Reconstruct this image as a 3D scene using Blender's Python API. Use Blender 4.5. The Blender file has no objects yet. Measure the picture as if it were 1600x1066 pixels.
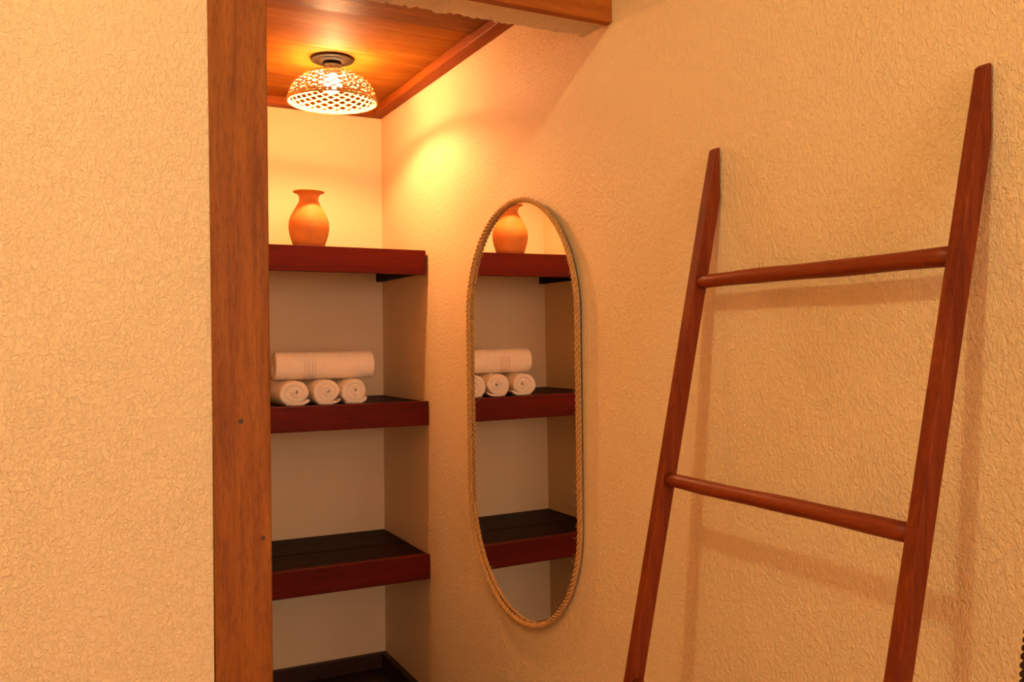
import bpy, bmesh, math, random
from mathutils import Vector, Matrix
random.seed(7)
SC = bpy.context.scene
COL = SC.collection
PI = math.pi

# ------------------------------------------------------------------ camera
F_PX, YAW, PITCH, ROLL = 1382.1, 0.4707, 0.0007, -0.0083
CAM = Vector((-1.0814, -3.2, 1.4))
fw = Vector((math.sin(YAW)*math.cos(PITCH), math.cos(YAW)*math.cos(PITCH), math.sin(PITCH)))
rt = Vector((math.cos(YAW), -math.sin(YAW), 0)); up = rt.cross(fw)
c_, s_ = math.cos(ROLL), math.sin(ROLL)
rt, up = c_*rt + s_*up, -s_*rt + c_*up
cd = bpy.data.cameras.new('camera'); cam = bpy.data.objects.new('camera', cd); COL.objects.link(cam)
cd.sensor_width = 36.0; cd.lens = F_PX/1600*36.0; cd.clip_start = 0.01
m3 = Matrix((rt, up, -fw)).transposed()
cam.matrix_world = Matrix.Translation(CAM) @ m3.to_4x4()
SC.camera = cam
# ------------------------------------------------------------------ view, world, lights
SC.view_settings.view_transform = 'Standard'; SC.view_settings.look = 'None'
SC.view_settings.gamma = 1.0; SC.view_settings.use_curve_mapping = False
SC.view_settings.exposure = 0.13
W = bpy.data.worlds.new('world'); SC.world = W; W.use_nodes = True
W.node_tree.nodes['Background'].inputs[0].default_value = (1.0, 0.86, 0.77, 1)
W.node_tree.nodes['Background'].inputs[1].default_value = 10.7
SC.cycles.max_bounces = 10; SC.cycles.diffuse_bounces = 6; SC.cycles.glossy_bounces = 5

def point_lamp(name, loc, power, color, radius):
    l = bpy.data.lights.new(name, 'POINT'); l.energy = power; l.color = color; l.shadow_soft_size = radius
    o = bpy.data.objects.new(name, l); o.location = loc; COL.objects.link(o); return o
KEY_COL = (1.0, 0.98, 0.56)
point_lamp('room_lamp_light', (-1.60, -2.78, 2.68), 28.5, KEY_COL, 0.040)
point_lamp('left_fill_light', (-3.05, -3.2, 1.50), 12.5, (1.0, 0.65, 0.25), 0.20)  # soft warm fill added from the left for the ladder wall, no real lamp
point_lamp('far_room_lamp_light', (-0.50, -5.2, 2.45), 8.8, (1.0, 0.77, 0.55), 0.05)
BULB_STRENGTH = 1000.0
BULB_COL = (1.0, 0.53, 0.235)

# ------------------------------------------------------------------ helpers
def mesh_obj(name, bm, mat, parent=None, smooth=False, origin=None):
    me = bpy.data.meshes.new(name)
    if origin is None and parent is not None: origin = parent.get('_o')
    if origin is not None:
        bmesh.ops.translate(bm, vec=-Vector(origin), verts=bm.verts)
    bm.normal_update(); bm.to_mesh(me); bm.free()
    if smooth:
        for p in me.polygons: p.use_smooth = True
    me.materials.append(mat)
    o = bpy.data.objects.new(name, me); COL.objects.link(o)
    if parent is not None: o.parent = parent
    elif origin is not None: o.location = origin
    return o
def thing(name, label, cat, loc, group=None):
    o = bpy.data.objects.new(name, None); COL.objects.link(o); o.location = loc; o.empty_display_size = 0.05
    o['label'] = label; o['category'] = cat
    if group: o['group'] = group
    o['_o'] = [float(v) for v in loc]
    return o
def struct(o, label=None):
    o['kind'] = 'structure'
    if label: o['label'] = label
    return o
def add_box(bm, a, b, bev=0.0, seg=2):
    x0, y0, z0 = a; x1, y1, z1 = b
    vs = [bm.verts.new(p) for p in ((x0,y0,z0),(x1,y0,z0),(x1,y1,z0),(x0,y1,z0),(x0,y0,z1),(x1,y0,z1),(x1,y1,z1),(x0,y1,z1))]
    fs = [bm.faces.new([vs[i] for i in f]) for f in ((0,3,2,1),(4,5,6,7),(0,1,5,4),(1,2,6,5),(2,3,7,6),(3,0,4,7))]
    if bev > 0:
        es = list({e for f in fs for e in f.edges})
        bmesh.ops.bevel(bm, geom=es, offset=bev, segments=seg, affect='EDGES', profile=0.5)
    return bm
def box(name, a, b, mat, parent=None, bev=0.0, origin=None):
    return mesh_obj(name, add_box(bmesh.new(), a, b, bev), mat, parent, origin=origin)
def add_lathe(bm, prof, n=48, c=(0,0,0), close=False):
    rings = []
    for r, z in prof:
        rings.append([bm.verts.new((c[0]+r*math.cos(2*PI*i/n), c[1]+r*math.sin(2*PI*i/n), c[2]+z)) for i in range(n)])
    for A, B in zip(rings, rings[1:] + ([rings[0]] if close else [])):
        for i in range(n):
            j = (i+1) % n
            bm.faces.new((A[i], A[j], B[j], B[i]))
    if not close:
        bm.faces.new(list(reversed(rings[0]))); bm.faces.new(rings[-1])
    bmesh.ops.recalc_face_normals(bm, faces=bm.faces)
    return bm
def add_tube(bm, pts, rad, n=8, closed=False, caps=True):
    pts = [Vector(p) for p in pts]; N = len(pts); rings = []
    ref = None
    for i, p in enumerate(pts):
        a = pts[(i-1) % N] if (closed or i > 0) else pts[i]
        b = pts[(i+1) % N] if (closed or i < N-1) else pts[i]
        t = (b-a).normalized()
        if ref is None:
            ref = Vector((0,0,1)) if abs(t.z) < .9 else Vector((1,0,0))
        u = (ref - t*ref.dot(t)).normalized(); v = t.cross(u); ref = u
        r = rad[i] if isinstance(rad, (list, tuple)) else rad
        rings.append([bm.verts.new(p + r*(math.cos(2*PI*k/n)*u + math.sin(2*PI*k/n)*v)) for k in range(n)])
    for i in range(N if closed else N-1):
        A, B = rings[i], rings[(i+1) % N]
        for k in range(n):
            j = (k+1) % n
            bm.faces.new((A[k], A[j], B[j], B[k]))
    if not closed and caps and n > 2:
        bm.faces.new(list(reversed(rings[0]))); bm.faces.new(rings[-1])
    return bm

# ------------------------------------------------------------------ materials
class NT:
    def __init__(s, name):
        s.m = bpy.data.materials.new(name); s.m.use_nodes = True
        s.t = s.m.node_tree; s.b = s.t.nodes['Principled BSDF']
        s.tc = s.n('ShaderNodeTexCoord')
    def n(s, ty, **kw):
        o = s.t.nodes.new(ty)
        for k, v in kw.items(): setattr(o, k, v)
        return o
    def l(s, a, b): s.t.links.new(a, b)
    def noise(s, vec, scale, detail=3, rough=.5, dist=0.0):
        o = s.n('ShaderNodeTexNoise'); o.inputs['Scale'].default_value = scale; o.inputs['Detail'].default_value = detail
        o.inputs['Roughness'].default_value = rough; o.inputs['Distortion'].default_value = dist
        s.l(vec, o.inputs['Vector']); return o.outputs[0]
    def mapping(s, vec, scale=(1,1,1), rot=(0,0,0)):
        o = s.n('ShaderNodeMapping'); o.inputs['Scale'].default_value = scale; o.inputs['Rotation'].default_value = rot
        s.l(vec, o.inputs['Vector']); return o.outputs[0]
    def ramp(s, fac, stops):
        o = s.n('ShaderNodeValToRGB'); e = o.color_ramp.elements
        while len(e) < len(stops): e.new(.5)
        for i, (p, c) in enumerate(stops): e[i].position = p; e[i].color = (*c, 1) if len(c) == 3 else c
        s.l(fac, o.inputs[0]); return o.outputs[0]
    def math(s, op, a, b=None):
        o = s.n('ShaderNodeMath', operation=op)
        for i, v in enumerate((a, b)):
            if v is None: continue
            if isinstance(v, (int, float)): o.inputs[i].default_value = v
            else: s.l(v, o.inputs[i])
        return o.outputs[0]
    def mix(s, fac, a, b, mode='MIX'):
        o = s.n('ShaderNodeMix', data_type='RGBA', blend_type=mode)
        if isinstance(fac, (int, float)): o.inputs[0].default_value = fac
        else: s.l(fac, o.inputs[0])
        for i, v in ((6, a), (7, b)):
            if isinstance(v, tuple): o.inputs[i].default_value = (*v, 1)
            else: s.l(v, o.inputs[i])
        return o.outputs[2]
    def bump(s, h, strength, dist):
        o = s.n('ShaderNodeBump'); o.inputs['Strength'].default_value = strength; o.inputs['Distance'].default_value = dist
        s.l(h, o.inputs['Height']); s.l(o.outputs[0], s.b.inputs['Normal'])
    def base(s, c):
        if isinstance(c, tuple): s.b.inputs['Base Color'].default_value = (*c, 1)
        else: s.l(c, s.b.inputs['Base Color'])
    def set(s, **kw):
        for k, v in kw.items(): s.b.inputs[k.replace('_', ' ')].default_value = v

def plaster(name, col, relief, fine=False, gloss=.45):
    k = NT(name); pos = k.n('ShaderNodeNewGeometry').outputs['Position']
    warp = k.noise(pos, 6, 2)
    # smeared trowel relief: ragged short ridges
    a = k.noise(k.mapping(pos, (1,1,.62)), 155 if not fine else 260, 3, .55, 1.1)
    b = k.noise(pos, 82 if not fine else 150, 2, .5, .8)
    ridge = k.ramp(a, [(.40, (0,0,0)), (.56, (.85,.85,.85)), (.7, (1,1,1))])
    r2 = k.ramp(b, [(.42, (0,0,0)), (.62, (1,1,1))])
    h = k.math('ADD', k.math('MULTIPLY', ridge, .62), k.math('MULTIPLY', r2, .36))
    h = k.math('ADD', h, k.math('MULTIPLY', k.noise(pos, 330, 2, .6, .6), .34))
    amp = k.math('ADD', k.math('MULTIPLY', warp, .5), .65)
    h = k.math('MULTIPLY', h, amp)
    k.bump(h, 1.0, relief)
    cv = k.ramp(k.noise(pos, 1.3, 3), [(.3, tuple(c*.965 for c in col)), (.7, col)])
    k.base(cv); k.set(Roughness=gloss, Specular_IOR_Level=.32)
    return k.m
WALL = (.86, .61, .33)
M_WALL = plaster('wall_plaster', WALL, .0019)
M_WALLN = plaster('niche_plaster', WALL, .0005, fine=True, gloss=.7)
M_LINTEL = plaster('lintel_plaster', (.90, .76, .56), .004, gloss=.28)

def wood(name, dark, mid, light, axis='Z', scale=1.0, gloss=.35, spec=.5, pores=.5, coat=0.0, offs=0.0, bump=.0006):
    k = NT(name); pos = k.n('ShaderNodeNewGeometry').outputs['Position']
    info = k.n('ShaderNodeObjectInfo').outputs['Random']
    ad = k.n('ShaderNodeVectorMath', operation='ADD'); k.l(pos, ad.inputs[0])
    cb = k.n('ShaderNodeCombineXYZ'); sh = k.math('MULTIPLY', info, 7.0)
    for i in range(3): k.l(sh, cb.inputs[i])
    k.l(cb.outputs[0], ad.inputs[1]); pos = ad.outputs[0]
    lo, hi = 1.0*scale, 14.0*scale
    sc = {'X': (lo, hi, hi), 'Y': (hi, lo, hi), 'Z': (hi, hi, lo)}[axis]
    g = k.noise(k.mapping(pos, sc), 2.2, 5, .62, .8)
    sc2 = tuple(v*(5 if v == hi else 9) for v in sc)
    p = k.noise(k.mapping(pos, sc2), 3.0, 3, .6, .3)
    c = k.ramp(g, [(.28, dark), (.5, mid), (.72, light)])
    pr = k.ramp(p, [(.36, (0,0,0)), (.52, (1,1,1))])
    pf = k.math('MULTIPLY', k.math('SUBTRACT', 1.0, pr), pores)
    c = k.mix(pf, c, tuple(v*.45 for v in dark))
    k.base(c)
    k.bump(k.math('ADD', k.math('MULTIPLY', p, .8), k.math('MULTIPLY', g, .4)), .6, bump)
    k.set(Roughness=gloss, Specular_IOR_Level=spec, Coat_Weight=coat, Coat_Roughness=.25)
    return k.m
M_POST = wood('post_wood', (.20,.050,.005), (.28,.078,.008), (.35,.105,.012), 'Z', 1.5, .55, .18, .35, .0)
M_HEAD = wood('header_wood', (.24,.055,.004), (.34,.085,.006), (.42,.115,.010), 'X', .8, .5, .18, .3)
M_CEIL = wood('ceiling_plank_wood', (.21,.062,.005), (.30,.096,.008), (.38,.135,.013), 'X', .8, .68, .07, .25, .0)
M_CEILR = wood('rough_plank_wood', (.16,.046,.005), (.24,.075,.008), (.31,.11,.013), 'X', .6, .55, .08, .5, .0, bump=.002)
M_TRIM = wood('ceiling_trim_wood', (.19,.040,.004), (.27,.060,.006), (.34,.085,.010), 'Y', .8, .55, .10, .3, .0)
M_TRIMX = wood('ceiling_trim_cross_wood', (.19,.040,.004), (.27,.060,.006), (.34,.085,.010), 'X', .8, .55, .10, .3, .0)
M_SHELF = wood('shelf_wood', (.075,.0045,.0006), (.110,.0075,.0009), (.145,.012,.0014), 'X', .6, .5, .10, .25)
M_BOARD = wood('shelf_board_wood', (.014,.0035,.0008), (.022,.0055,.0012), (.040,.010,.002), 'X', .6, .5, .06, .3)
M_LADDER = wood('ladder_wood', (.115,.014,.0016), (.18,.0255,.003), (.245,.043,.005), 'Z', 1.6, .5, .15, .3, .0)
M_RUNG = wood('ladder_rung_wood', (.15,.018,.002), (.21,.030,.0035), (.27,.048,.006), 'Y', 1.6, .42, .2, .2, .0)
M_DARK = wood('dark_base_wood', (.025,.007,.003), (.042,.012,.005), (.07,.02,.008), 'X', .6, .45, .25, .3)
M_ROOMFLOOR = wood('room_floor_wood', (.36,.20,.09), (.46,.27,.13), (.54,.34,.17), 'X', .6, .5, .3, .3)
M_DARKY = wood('dark_base_side_wood', (.025,.007,.003), (.042,.012,.005), (.07,.02,.008), 'Y', .6, .45, .25, .3)

def simple(name, col, rough=.5, metal=0.0, spec=.5, bump=None):
    k = NT(name); k.base(col); k.set(Roughness=rough, Metallic=metal, Specular_IOR_Level=spec)
    if bump: 
        k.bump(k.noise(k.tc.outputs['Object'], bump[0], 4, .6), bump[1], bump[2])
    return k.m
M_ROOMCEIL = simple('room_ceiling_paint', (.80,.68,.50), .8)
M_BRONZE = simple('dark_bronze', (.008,.0055,.004), .5, .0, .25)
M_BLACK = simple('black_bakelite', (.012,.009,.008), .4)
M_SCREW = simple('screw_steel', (.10,.065,.04), .5, .8)
M_MIRROR = simple('mirror_silver', (.93,.91,.86), .0, 1.0)
M_BACKING = simple('mirror_backing', (.10,.06,.03), .7)
def terracotta():
    k = NT('terracotta'); pos = k.tc.outputs['Object']
    n = k.noise(pos, 22, 4, .6)
    rings = k.noise(k.mapping(pos, (2,2,60)), 3.2, 2)
    c = k.ramp(n, [(.3, (.62,.20,.030)), (.7, (.74,.27,.045))])
    c = k.mix(k.math('MULTIPLY', rings, .25), c, (.50,.16,.04))
    k.base(c); k.bump(rings, .35, .0012); k.set(Roughness=.62, Specular_IOR_Level=.3)
    return k.m
M_VASE = terracotta()
def terry(name, col):
    k = NT(name); pos = k.tc.outputs['Object']
    n = k.noise(pos, 420, 2, .6)
    k.base(k.ramp(k.noise(pos, 60, 3), [(.3, tuple(c*.95 for c in col)), (.7, col)]))
    k.bump(n, .8, .0016); k.set(Roughness=.95, Specular_IOR_Level=.1, Sheen_Weight=.25)
    return k.m
M_TOWEL = terry('white_terry', (.93,.80,.60))
M_TBAND = terry('towel_woven_band', (.78,.64,.48))
def fibre(name, d, l, sc):
    k = NT(name); pos = k.tc.outputs['Object']
    k.base(k.ramp(k.noise(pos, sc, 3, .6), [(.3, d), (.7, l)]))
    k.bump(k.noise(pos, sc*2.5, 2), .7, .0008); k.set(Roughness=.8, Specular_IOR_Level=.2)
    return k.m
M_ROPE = fibre('sisal_rope', (.42,.20,.055), (.66,.36,.12), 260)
M_FRAY = fibre('sisal_fray', (.62,.38,.16), (.80,.55,.28), 60)
M_CANE = fibre('cane_strip', (.55,.32,.10), (.74,.48,.18), 90)
M_WICKER = fibre('dark_wicker', (.018,.007,.004), (.045,.016,.008), 80)
def emission(name, col, st):
    k = NT(name); k.base((.9,.8,.6)); k.set(Roughness=.3)
    k.b.inputs['Emission Color'].default_value = (*col, 1); k.b.inputs['Emission Strength'].default_value = st
    return k.m
M_BULB = emission('lit_bulb', BULB_COL, BULB_STRENGTH)

# ------------------------------------------------------------------ dimensions (metres)
NW = -0.753                       # niche side wall
YF = -1.569                       # face of the partition and of the header
FL = 0.18                         # floor
ZT = 2.2445                       # underside of the niche ceiling trim
ZC = 2.275                        # niche ceiling
RC = 2.80                         # room ceiling

# ------------------------------------------------------------------ room shell
struct(box('wall_right', (0, -6.0, FL-.1), (.1, .1, RC+.1), M_WALL))
struct(box('wall_niche_back', (NW-.1, 0, FL-.1), (0, .1, RC+.1), M_WALLN))
struct(box('wall_niche_side', (NW-.1, YF+.131, FL-.1), (NW, 0, RC+.1), M_WALLN))
# ragged plaster edge against the post
bm = bmesh.new()
add_box(bm, (-3.6, YF, FL-.1), (-.846, YF+.131, RC+.1))
struct(mesh_obj('wall_left', bm, M_WALL))
struct(box('wall_far_left', (-3.7, -6.1, FL-.1), (-3.6, YF+.131, RC+.1), M_WALL))
struct(box('ceiling_room', (-3.7, -6.1, RC), (.1, YF+.131, RC+.1), M_ROOMCEIL))
# wall behind the camera with an unseen window opening, added for frontal fill
bm = bmesh.new()
WX0, WX1, WZ0, WZ1 = -1.25, -0.15, 1.05, 2.30
add_box(bm, (-3.7, -6.1, FL-.1), (WX0, -6.0, RC+.1)); add_box(bm, (WX1, -6.1, FL-.1), (.1, -6.0, RC+.1))
add_box(bm, (WX0, -6.1, FL-.1), (WX1, -6.0, WZ0)); add_box(bm, (WX0, -6.1, WZ1), (WX1, -6.0, RC+.1))
struct(mesh_obj('wall_behind', bm, M_WALL))
pl = bpy.data.lights.new('fill_window_portal', 'AREA'); pl.shape = 'RECTANGLE'; pl.size = WX1-WX0; pl.size_y = WZ1-WZ0
pl.cycles.is_portal = True
po = bpy.data.objects.new('fill_window_portal', pl); COL.objects.link(po)
po.location = ((WX0+WX1)/2, -6.02, (WZ0+WZ1)/2); po.rotation_euler = (PI/2, 0, 0)

# floor of planks
flo = struct(box('floor', (-3.7, -6.1, FL-.1), (.1, .1, FL-.012), M_DARK))
for i in range(42):
    y1 = 0.0 - i*.145
    if y1 < -5.9: break
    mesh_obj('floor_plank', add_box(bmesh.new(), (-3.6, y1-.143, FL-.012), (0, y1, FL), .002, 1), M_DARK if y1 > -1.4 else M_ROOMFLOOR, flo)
struct(box('baseboard_back', (NW, -.020, FL), (0, 0, .2368), M_DARK, bev=.002))
struct(box('baseboard_right', (-.020, -5.95, FL), (0, -.020, .2368), M_DARKY, bev=.002))
struct(box('baseboard_left', (-3.6, YF-.018, FL), (-.846, YF, .2368), M_DARK, bev=.002))

# plaster lintel over the niche mouth, with a ragged lower back edge
bm = bmesh.new(); n = 90; rows = []
for i in range(n+1):
    x = NW + (0-NW)*i/n
    j = random.uniform(-.004, .004) + .003*math.sin(i*.7)
    k2 = random.uniform(-.003, .002)
    rows.append([bm.verts.new(p) for p in ((x, -1.549, RC), (x, -1.549, 2.104), (x, -1.515, 2.104+random.uniform(-.0015,.0015)),
                 (x, -1.475, 2.105+random.uniform(-.0015,.0015)), (x, -1.449+j, 2.106+k2), (x, -1.440+j*.5, 2.116), (x, -1.438, RC))])
for A, B in zip(rows, rows[1:]):
    for q in range(7):
        r = (q+1) % 7
        bm.faces.new((A[q], B[q], B[r], A[r]))
bm.faces.new(rows[0]); bm.faces.new(list(reversed(rows[-1])))
bmesh.ops.recalc_face_normals(bm, faces=bm.faces)
struct(mesh_obj('wall_header', bm, M_LINTEL))

# niche ceiling: planks running across, trims along the walls
cei = struct(box('ceiling', (NW, -1.438, ZC+.022), (0, 0, ZC+.04), M_DARK))
for y0, y1, z, m in ((-.150, 0, ZC, M_CEIL), (-.305, -.152, ZC, M_CEIL), (-.612, -.3065, ZC, M_CEIL), (-.920, -.6125, ZC, M_CEIL), (-1.438, -.926, ZC-.006, M_CEILR)):
    mesh_obj('plank', add_box(bmesh.new(), (NW, y0, z), (0, y1, ZC+.022), .0015, 1), m, cei)
struct(box('trim_1', (-.046, -1.438, ZT), (0, -.046, ZC-.0005), M_TRIM, bev=.003))
struct(box('trim_2', (NW, -.050, ZT), (0, 0, ZC-.0005), M_TRIMX, bev=.003))
struct(box('trim_3', (NW, -1.438, ZT), (NW+.046, -.050, ZC-.0005), M_TRIM, bev=.003))

# jamb post with two screws, and the header board
bm = bmesh.new()
add_box(bm, (-.8465, YF-.006, FL), (-.7455, YF+.129, RC), .004, 3)
for v in bm.verts:                       # the post is a hair out of plumb, as photographed
    v.co.x += (v.co.z-1.405)*(-.0045 if v.co.x < -.8 else -.0018)
post = struct(mesh_obj('trim_4', bm, M_POST), 'orange brown wooden jamb post')
for x, z in ((-.798, 1.262), (-.761, 1.050)):
    bm = bmesh.new()
    add_lathe(bm, [(.0042, 0), (.0042, .0006), (.0030, .0012), (.0010, .0006)], 14)
    add_box(bm, (-.0026, -.0004, .0011), (.0026, .0004, .0014)); add_box(bm, (-.0004, -.0026, .0011), (.0004, .0026, .0014))
    bmesh.ops.rotate(bm, matrix=Matrix.Rotation(PI/2, 3, 'X'), verts=bm.verts)
    bmesh.ops.translate(bm, vec=(x, YF-.006, z), verts=bm.verts)
    mesh_obj('screw', bm, M_SCREW, post)
struct(box('trim_5', (-.7455, YF-.004, 2.098), (0, -1.5485, 2.42), M_HEAD, bev=.003), 'wooden header board over the niche')

# ------------------------------------------------------------------ shelves
def shelf(zt, zb, label, xr=-.002, joints=(-.25, -.12)):
    t = thing('wall_shelf', label, 'shelf', (NW/2, -.23, zb), 'dark wooden shelves in the niche')
    mesh_obj('fascia', add_box(bmesh.new(), (NW+.002, -.469, zb), (xr, -.446, zt), .0012, 1), M_SHELF, t)
    ys = [-.4455, *joints, -.001]
    for a, b in zip(ys, ys[1:]):
        mesh_obj('board', add_box(bmesh.new(), (NW+.002, a+.001, zt-.026), (-.002, b-.001, zt-.002-random.uniform(0, .0015)), .0012, 1), M_BOARD, t)
    for x0, x1 in ((-.026, -.001), (NW+.001, NW+.026)):
        mesh_obj('cleat', add_box(bmesh.new(), (x0, -.4455, zt-.075), (x1, -.001, zt-.027), .001, 1), M_BOARD, t)
    return t
shelf(1.7038, 1.6238, 'dark red-brown wooden shelf carrying the terracotta vase, the highest of the niche', -.009)
shelf(1.2049, 1.1260, 'dark red-brown wooden shelf carrying the rolled white towels')
shelf(0.6996, 0.6172, 'empty dark red-brown wooden shelf, the lowest of the niche')

# ------------------------------------------------------------------ vase
vx, vy, vz = -.380, -.407, 1.7020
t = thing('vase', 'orange terracotta vase with flared rim standing on the top shelf', 'vase', (vx, vy, vz))
prof = [(.036,0),(.048,.003),(.0535,.020),(.0600,.042),(.0632,.062),(.0635,.074),(.0615,.090),(.0560,.106),(.0480,.122),(.0400,.136),
        (.0335,.148),(.0300,.157),(.0298,.166),(.0322,.174),(.0375,.180),(.0455,.1835),(.0485,.1850),(.0488,.1868),(.0470,.1880)]
inner = [(.040,.1855),(.030,.178),(.0262,.166),(.0262,.156),(.032,.144),(.046,.120),(.056,.095),(.058,.070),(.052,.040),(.040,.010)]
bm = bmesh.new()
bm.free(); bm = bmesh.new()
prof = [(r, z*.957) for r, z in prof]; inner = [(r, z*.957) for r, z in inner]
add_lathe(bm, prof + inner, 64)
bmesh.ops.translate(bm, vec=(vx, vy, vz), verts=bm.verts)
mesh_obj('vase_body', bm, M_VASE, t, True)
# the rolled lip is its own piece
bm = bmesh.new()
add_tube(bm, [(vx+.0470*math.cos(a*2*PI/56), vy+.0470*math.sin(a*2*PI/56), vz+.1782) for a in range(56)], .0024, 8, True)
mesh_obj('rim', bm, M_VASE, t, True)

# ------------------------------------------------------------------ rolled towels
def spiral_roll(bm, L, rx, rz, turns, start, tail=0.0, seed=0, hole=.05):
    """towel rolled about local +Y, y from 0 to L, resting on z = 0"""
    rnd = random.Random(seed); per = 30; N = int(turns*per)
    th = (1-hole)/turns
    def pt(k, off):
        a = start + 2*PI*k/per
        r = hole + th*(k/per) + off
        wob = 1 + .02*math.sin(3*a+seed) + .012*math.sin(5*a+2*seed)
        x, z = r*rx*wob*math.cos(a), r*rz*wob*math.sin(a)
        return x, max(z, -rz)+rz
    sts = [(0.0, .55), (.0010, .78), (.0025, .92), (.0055, 1.0), (L*.35, 1.0), (L*.65, 1.0), (L-.0055, 1.0), (L-.0025, .92), (L-.0010, .78), (L, .55)]
    ends = [rnd.uniform(-.0022, .0022) for _ in range(N//6+2)]
    secs = []
    for k in range(N+1):
        f = min(1, (N-k)/4+.3)
        e = ends[k//6]*(1-(k % 6)/6) + ends[k//6+1]*((k % 6)/6) + .006*(1-k/N)*0
        row_o, row_i = [], []
        for y, w in sts:
            yy = y + (e if y < L*.5 else -e)
            half = th*.555*w*f
            xo, zo = pt(k, half); xi, zi = pt(k, -half)
            row_o.append(bm.verts.new((xo, yy, zo))); row_i.append(bm.verts.new((xi, yy, zi)))
        secs.append(row_o + row_i[::-1])
    m = len(secs[0])
    for A, B in zip(secs, secs[1:]):
        for q in range(m):
            bm.faces.new((A[q], A[(q+1) % m], B[(q+1) % m], B[q]))
    bm.faces.new(secs[0]); bm.faces.new(list(reversed(secs[-1])))
    if tail > 0:   # the loose edge lying on the shelf
        a = start + 2*PI*turns
    bmesh.ops.recalc_face_normals(bm, faces=bm.faces)
    return bm
ztw = 1.2032
G = 'white rolled towels on the middle shelf'
for x, y, rx, rz, ang, st, label, tl in (
    (-.4245, -.402, .0480, .0395, .03, 1.30, 'flattened rolled white towel end-on on the shelf, beside the wooden post', 1),
    (-.3220, -.401, .0445, .0405, .02, 1.02, 'rolled white towel end-on in the middle of the three lower rolls', 1),
    (-.2315, -.400, .0425, .0405, 0., 1.42, 'rolled white towel end-on, the one of the lower three closest to the niche corner', 1)):
    t = thing('rolled_towel', label, 'towel', (x, y, ztw), G)
    bm = spiral_roll(bmesh.new(), .24, rx, rz, 2.7, st, seed=int(x*-100))
    bmesh.ops.rotate(bm, matrix=Matrix.Rotation(ang, 3, 'Z'), verts=bm.verts)
    bmesh.ops.translate(bm, vec=(x, y, ztw), verts=bm.verts)
    mesh_obj('towel_roll', bm, M_TOWEL, t, True)
    # folded loose edge tucked below the roll
    sg = 1 if tl > 0 else -1
    bm = bmesh.new()
    pts = []
    prof = [(-.030,.0008),(-.010,.0002),(.014,.0004),(.030,.003),(rx*.86,.009),(rx*.93,.013)]
    top = [(rx*.92,.0185),(rx*.84,.0165),(.031,.0095),(.014,.0062),(-.010,.0055),(-.030,.0065)]
    A = [[bm.verts.new((px, yy, pz)) for px, pz in prof+top] for yy in (-.001, .003, .235)]
    for v, (px, pz) in zip(A[0], prof+top): v.co.z = pz*.9+.001
    for P, Q in zip(A, A[1:]):
        for q in range(12): bm.faces.new((P[q], P[(q+1) % 12], Q[(q+1) % 12], Q[q]))
    bm.faces.new(A[0]); bm.faces.new(list(reversed(A[-1])))
    bmesh.ops.recalc_face_normals(bm, faces=bm.faces)
    bmesh.ops.rotate(bm, matrix=Matrix.Rotation(ang, 3, 'Z'), verts=bm.verts)
    bmesh.ops.translate(bm, vec=(x, y, ztw), verts=bm.verts)
    mesh_obj('loose_edge', bm, M_TOWEL, t, True)
# long roll lying across them
lx0, lx1, ly, lz, lr = -.478, -.156, -.330, 1.2830, .0435
t = thing('rolled_towel', 'long rolled white towel with ribbed band lying across the three smaller rolls', 'towel', ((lx0+lx1)/2, ly, lz), G)
bm = spiral_roll(bmesh.new(), lx1-lx0, lr, lr, 4.0, 2.6, seed=5, hole=.2)
bmesh.ops.rotate(bm, matrix=Matrix.Rotation(-PI/2, 3, 'Z'), verts=bm.verts)     # +Y -> +X
bmesh.ops.translate(bm, vec=(lx0, ly, lz), verts=bm.verts)
mesh_obj('towel_roll', bm, M_TOWEL, t, True)
for i in range(5):
    bm = bmesh.new(); x = -.388 + i*.0085
    add_tube(bm, [(x, ly + (lr+.0006)*math.cos(a*2*PI/48), lz+lr + (lr+.0006)*math.sin(a*2*PI/48)) for a in range(48)], .0014, 6, True)
    mesh_obj('woven_rib', bm, M_TBAND, t, True)

# ------------------------------------------------------------------ ceiling lamp
lx, lyy = -.335, -.53
t = thing('ceiling_lamp', 'lit woven cane bowl lamp with dark bronze mount under the wooden niche ceiling', 'lamp', (lx, lyy, ZC))
bm = bmesh.new()
add_lathe(bm, [(.004,.0),(.064,.0),(.066,-.003),(.065,-.007),(.059,-.0095),(.044,-.0080),(.036,-.009),(.028,-.013),(.012,-.014)][::-1], 48, (lx, lyy, ZC))
mesh_obj('canopy', bm, M_BRONZE, t, True)
bm = bmesh.new()
add_lathe(bm, [(.010,-.016),(.0285,-.016),(.0285,-.024),(.0255,-.026),(.0255,-.049),(.023,-.0515),(.010,-.052)][::-1], 32, (lx, lyy, ZC))
mesh_obj('socket', bm, M_BLACK, t, True)
bm = bmesh.new()
add_lathe(bm, [(.003,-.106),(.014,-.103),(.023,-.096),(.0275,-.086),(.0275,-.077),(.022,-.066),(.014,-.056),(.012,-.052)], 16, (lx, lyy, ZC))
bmesh.ops.recalc_face_normals(bm, faces=bm.faces)
mesh_obj('bulb', bm, M_BULB, t, True)
SH = [(.134,2.140),(.133,2.152),(.1295,2.168),(.1225,2.184),(.111,2.199),(.096,2.212),(.077,2.222),(.054,2.230),(.034,2.2345)]
cum = [0.0]
for (r0, z0), (r1, z1) in zip(SH, SH[1:]): cum.append(cum[-1]+math.hypot(r1-r0, z1-z0))
def prof_at(u):
    s = u*cum[-1]
    for i in range(len(SH)-1):
        if s <= cum[i+1] or i == len(SH)-2:
            f = (s-cum[i])/(cum[i+1]-cum[i])
            return (SH[i][0]+f*(SH[i+1][0]-SH[i][0]), SH[i][1]+f*(SH[i+1][1]-SH[i][1]))
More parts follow.
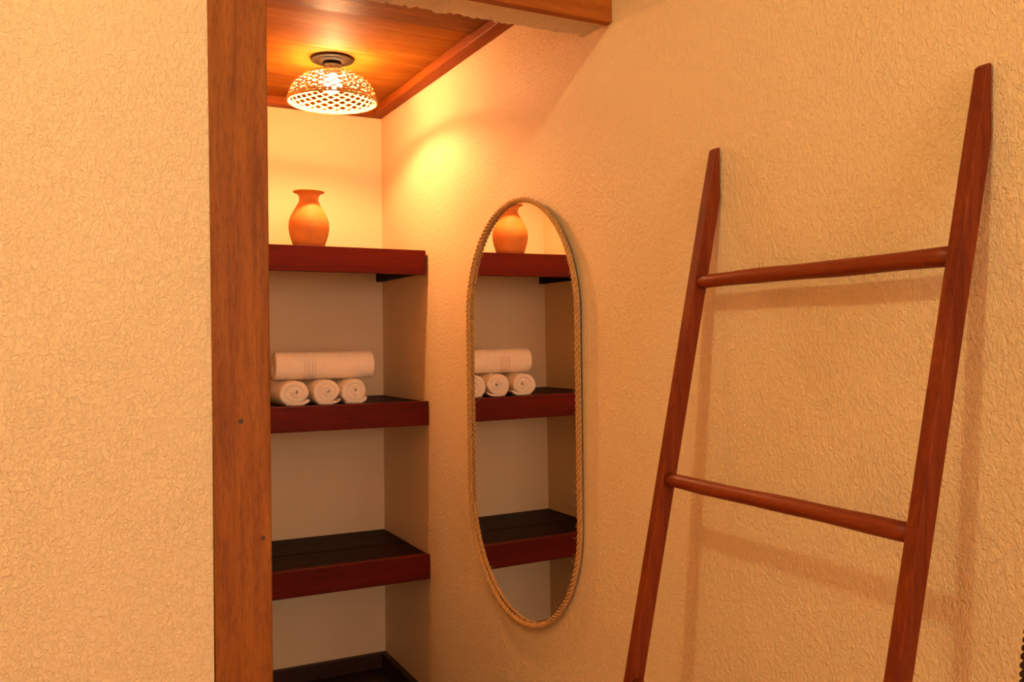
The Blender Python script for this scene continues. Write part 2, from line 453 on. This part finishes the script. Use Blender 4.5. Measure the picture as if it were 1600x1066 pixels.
def on_shade(u, a, off=0.0):
    u = min(max(u, 0), 1)
    r, z = prof_at(min(max(u, 0), 1)); r2, z2 = prof_at(min(max(u+.02, 0), 1)); r1, z1 = prof_at(min(max(u-.02, 0), 1))
    tr, tz = r2-r1, z2-z1; d = math.hypot(tr, tz); nr, nz = tz/d, -tr/d
    return Vector((lx+(r+nr*off)*math.cos(a), lyy+(r+nr*off)*math.sin(a), z+nz*off))
def strip_mesh(sgn):
    bm = bmesh.new(); K = 34; w = .0027; rows = []
    for k in range(K+1):
        u = k/K; a = sgn*2.7*u
        off = .0010*sgn
        p = on_shade(u, a, off); q = on_shade(u+.03, a+sgn*2.7*.03, off)
        nrm = (on_shade(u, a, off+.002)-p).normalized(); tg = (q-p).normalized() if (q-p).length > 1e-6 else rows[-1][4]
        sd = tg.cross(nrm).normalized(); ww = w*(1-.55*u)
        rows.append((bm.verts.new(p-sd*ww-nrm*.0006), bm.verts.new(p+sd*ww-nrm*.0006), bm.verts.new(p+sd*ww*.8+nrm*.0007), bm.verts.new(p-sd*ww*.8+nrm*.0007), tg))
    for A, B in zip(rows, rows[1:]):
        for i in range(4):
            j = (i+1) % 4; bm.faces.new((A[i], A[j], B[j], B[i]))
    bm.faces.new(rows[0][:4]); bm.faces.new(rows[-1][:4][::-1])
    bmesh.ops.recalc_face_normals(bm, faces=bm.faces)
    bmesh.ops.translate(bm, vec=(-lx, -lyy, -ZC), verts=bm.verts)
    return bm
bm = bmesh.new()      # shade: the top ring that the strips hang from
add_lathe(bm, [(.030,2.2335),(.040,2.2305),(.041,2.2335),(.036,2.2365),(.030,2.2365)], 40, (lx, lyy, 0), close=True)
shade = mesh_obj('lamp_shade', bm, M_CANE, t, True)
NS = 21
for sgn in (1, -1):
    first = None
    for i in range(NS):
        if first is None:
            first = mesh_obj('cane_strip', strip_mesh(sgn), M_CANE, None, True); o = first
        else:
            o = first.copy(); COL.objects.link(o)
        o.parent = shade; o.rotation_euler = (0, 0, 2*PI*i/NS)
for rr, zz, rad in ((.1355, 2.1405, .0034), (.1350, 2.1475, .0026), (.0770, 2.2235, .0014)):
    bm = bmesh.new()
    add_tube(bm, [(lx+rr*math.cos(a*2*PI/72), lyy+rr*math.sin(a*2*PI/72), zz) for a in range(72)], rad, 6, True)
    mesh_obj('cane_hoop', bm, M_CANE, shade, True, origin=(lx, lyy, ZC))

# ------------------------------------------------------------------ mirror with rope frame
MC = Vector((-.011, -1.137, 1.2175)); MN = Vector((-1, -.0085, -.006)).normalized()
MU = Vector((MN.y, -MN.x, 0)).normalized()              # horizontal, towards +y
if MU.y < 0: MU = -MU
MV = MU.cross(MN); MV = MV if MV.z > 0 else -MV
HW, HH = .300, .550
def stadium(hw, hh, n_arc=40, n_str=18):
    pts = []; s = hh-hw
    for i in range(n_arc): a = PI*i/n_arc; pts.append((hw*math.cos(a), s+hw*math.sin(a)))
    for i in range(n_str): pts.append((-hw, s-2*s*i/n_str))
    for i in range(n_arc): a = PI+PI*i/n_arc; pts.append((hw*math.cos(a), -s+hw*math.sin(a)))
    for i in range(n_str): pts.append((hw, -s+2*s*i/n_str))
    return pts
def mp(u, v, w=0.0): return MC + MU*u + MV*v + MN*w
t = thing('wall_mirror', 'tall pill shaped mirror with twisted rope frame hung on the plaster wall', 'mirror', mp(0, 0, 0))
def slab(hw, hh, w0, w1):
    bm = bmesh.new(); P = stadium(hw, hh)
    A = [bm.verts.new(mp(u, v, w0)) for u, v in P]; B = [bm.verts.new(mp(u, v, w1)) for u, v in P]
    bm.faces.new(A); bm.faces.new(B)
    for i in range(len(P)):
        j = (i+1) % len(P); bm.faces.new((A[i], A[j], B[j], B[i]))
    bmesh.ops.recalc_face_normals(bm, faces=bm.faces); return bm
mesh_obj('backing', slab(HW-.002, HH-.002, -.0085, -.0042), M_BACKING, t)
mesh_obj('glass', slab(HW, HH, -.004, 0.0), M_MIRROR, t)
# rope: arc-length parametrised path, three strands
RR = .0069; hw, hh = HW+.002, HH+.002; s = hh-hw
LEN = 4*s + 2*PI*hw
def path(d):
    d %= LEN
    if d < PI*hw: a = d/hw; return hw*math.cos(a), s+hw*math.sin(a), math.cos(a), math.sin(a)
    d -= PI*hw
    if d < 2*s: return -hw, s-d, -1, 0
    d -= 2*s
    if d < PI*hw: a = PI+d/hw; return hw*math.cos(a), -s+hw*math.sin(a), math.cos(a), math.sin(a)
    d -= PI*hw
    return hw, -s+d, 1, 0
turns = round(LEN/.043); K = 760
rope_w = RR*.85
bm = bmesh.new()
add_tube(bm, [mp(*path(LEN*i/200)[:2], rope_w) for i in range(200)], RR*.3, 6, True)
rope = mesh_obj('rope_frame', bm, M_ROPE, t, True)
for st in range(3):
    pts = []
    for i in range(K):
        d = LEN*i/K; u, v, nu, nv = path(d); ph = 2*PI*(turns*i/K + st/3)
        o1, o2 = .0041*math.cos(ph), .0041*math.sin(ph)
        pts.append(mp(u+nu*o1, v+nv*o1, rope_w+o2))
    bm = bmesh.new(); add_tube(bm, pts, .0030, 8, True)
    mesh_obj('strand', bm, M_ROPE, rope, True, origin=tuple(t['_o']))
# loose rope fibres, and the flat taped rope end low on the inner edge
bm = bmesh.new(); rnd = random.Random(3)
for i in range(420):
    d = rnd.uniform(0, LEN); u, v, nu, nv = path(d)
    if nu > .2 and rnd.random() < .1: pass
    elif rnd.random() < .45: continue
    L = rnd.uniform(.004, .016); sg = -1 if rnd.random() < .75 else 1
    du, dv = sg*nu + rnd.uniform(-.7, .7)*nv, sg*nv - rnd.uniform(-.7, .7)*nu
    w0 = rope_w + rnd.uniform(-.003, .005); cw = rnd.uniform(-.3, .7); cu = rnd.uniform(-.5, .5)
    pts = []
    for q in range(4):
        f = q/3; e = .006*sg
        pts.append(mp(u+nu*e+L*f*(du+cu*f*nv), v+nv*e+L*f*(dv-cu*f*nu), max(.0008, w0+L*f*cw)))
    add_tube(bm, pts, [.00030, .00026, .0002, .00012], 3)
fr = mesh_obj('fray', bm, M_FRAY, t); fr['kind'] = 'stuff'
bm = bmesh.new(); P = []
for i in range(13):
    a = PI*(1.5-.46) + PI*.42*i/12                      # lower left of the frame as one faces it: +u side
    P.append((a,))
rows = []
for (a,) in P:
    cu, cv = math.cos(PI-a+PI), math.sin(a)
    cu = -math.cos(a)
    r0, r1 = HW-.0105, HW-.0060
    rows.append([bm.verts.new(mp(r*cu, -s+r*cv, w)) for r, w in ((r0,.0004),(r1,.0004),(r1,.0022),(r0,.0022))])
for A, B in zip(rows, rows[1:]):
    for q in range(4): bm.faces.new((A[q], A[(q+1) % 4], B[(q+1) % 4], B[q]))
bm.faces.new(rows[0]); bm.faces.new(rows[-1][::-1])
bmesh.ops.recalc_face_normals(bm, faces=bm.faces)
mesh_obj('edge_tape', bm, M_ROPE, t, True)

# ------------------------------------------------------------------ ladder
def lxf(z): return -.014 - .205*(1.75-z)
LD = .0300
t = thing('ladder', 'reddish brown wooden ladder with tapered rail tops leaning on the plaster wall', 'ladder', (lxf(FL), -2.18, FL))
def rail(yfun, w, top):
    bm = bmesh.new(); rows = []
    zs = [FL, .5, .8, 1.1, 1.4, 1.55, 1.62, 1.66, 1.68, 1.71, top-.012, top-.004, top]
    for z in zs:
        y0 = yfun(z); xf = lxf(z); xb = min(xf+LD, -.0035)
        tp = max(0, (z-1.66)/(top-1.66)); ww = w*(1-.10*tp)
        if z > top-.001: xf += .004; ww *= .8
        yc = y0+w/2; y0, y1 = yc-ww/2, yc+ww/2; c = .0016
        ring = [(xf+c, y0), (xb-c, y0), (xb, y0+c), (xb, y1-c), (xb-c, y1), (xf+c, y1), (xf, y1-c), (xf, y0+c)]
        rows.append([bm.verts.new((px, py, z+(.010*(px-xf)/LD if z >= top-.013 else 0))) for px, py in ring])
    for A, B in zip(rows, rows[1:]):
        for q in range(8): bm.faces.new((A[q], A[(q+1) % 8], B[(q+1) % 8], B[q]))
    bm.faces.new(rows[0]); bm.faces.new(rows[-1][::-1])
    bmesh.ops.recalc_face_normals(bm, faces=bm.faces)
    return mesh_obj('rail', bm, M_LADDER, t)
ya = lambda z: -1.930 + .0075*(1.75-z)
yb = lambda z: -2.442 - .0205 + .0214*(1.75-z)
rail(ya, .0205, 1.752); rail(yb, .0205, 1.756)
for z in (1.506, 1.1525, .800, .447):
    x = lxf(z)+LD/2; y0, y1 = yb(z)+.012, ya(z)+.006; n = 14
    bm = bmesh.new()
    pts = [(x+.0005*math.sin(i*.9), y0+(y1-y0)*i/n, z+.0006*math.sin(i*.7+z*9)) for i in range(n+1)]
    add_tube(bm, pts, [(.0122+.0012*(1-i/n))+.0004*math.sin(i*1.3+z*5) for i in range(n+1)], 16)
    mesh_obj('rung', bm, M_RUNG, t, True)

# ------------------------------------------------------------------ dark braided chair back at the right edge of the view
cx, cy = -.30, -2.855
t = thing('wicker_chair', 'dark braided wicker chair back cut off by the bottom right edge', 'chair', (cx, cy, FL))
def arch(a):     # in the plane x = cx, from floor up and over
    return None
base = []
hwc, zt, rc = .1565, 1.320, .250
for i in range(24): base.append((cx, cy+hwc, FL+(zt-rc-FL)*i/24))
for i in range(25): a = PI*i/24; base.append((cx, cy+hwc*math.cos(a), zt-rc+rc*math.sin(a)))
for i in range(1, 25): base.append((cx, cy-hwc, zt-rc-(zt-rc-FL)*i/24))
bm = bmesh.new(); add_tube(bm, base, .009, 8)
fr = mesh_obj('back_frame', bm, M_WICKER, t, True)
B = [Vector(p) for p in base]; seg = [(B[i+1]-B[i]).length for i in range(len(B)-1)]; tot = sum(seg)
def at(d):
    for i, L in enumerate(seg):
        if d <= L or i == len(seg)-1: return B[i]+(B[i+1]-B[i])*(d/L), (B[i+1]-B[i]).normalized()
        d -= L
bm = bmesh.new()
for i in range(int(tot/.0079)):
    p, tg = at(i*.0079+.003)
    if p.z < .62: continue
    side = Vector((1, 0, 0)); nn = tg.cross(side)
    for sg in (1, -1):
        ctr = p + nn*.0035*sg + tg*(.0018*sg)
        rings = []
        for f, h in ((.62, -.0036), (.95, -.0016), (.95, .0016), (.62, .0036)):
            rings.append([bm.verts.new(ctr + tg*h + side*(.0105*f*math.cos(2*PI*a/8)) + nn*(.0080*f*math.sin(2*PI*a/8))) for a in range(8)])
        for X, Y in zip(rings, rings[1:]):
            for a in range(8): bm.faces.new((X[a], X[(a+1) % 8], Y[(a+1) % 8], Y[a]))
        bm.faces.new(rings[0]); bm.faces.new(rings[-1])
bmesh.ops.recalc_face_normals(bm, faces=bm.faces)
o = mesh_obj('braided_wrap', bm, M_WICKER, t, True); o['kind'] = 'stuff'
mesh_obj('seat', add_box(bmesh.new(), (cx-.40, cy-.20, FL+.40), (cx-.012, cy+.20, FL+.44), .012, 3), M_WICKER, t)
for dy in (-.17, .17):
    bm = bmesh.new(); add_tube(bm, [(cx-.37, cy+dy, FL), (cx-.37, cy+dy, FL+.41)], .014, 10)
    mesh_obj('leg', bm, M_WICKER, t, True)
for o in SC.objects:
    if '_o' in o: del o['_o']
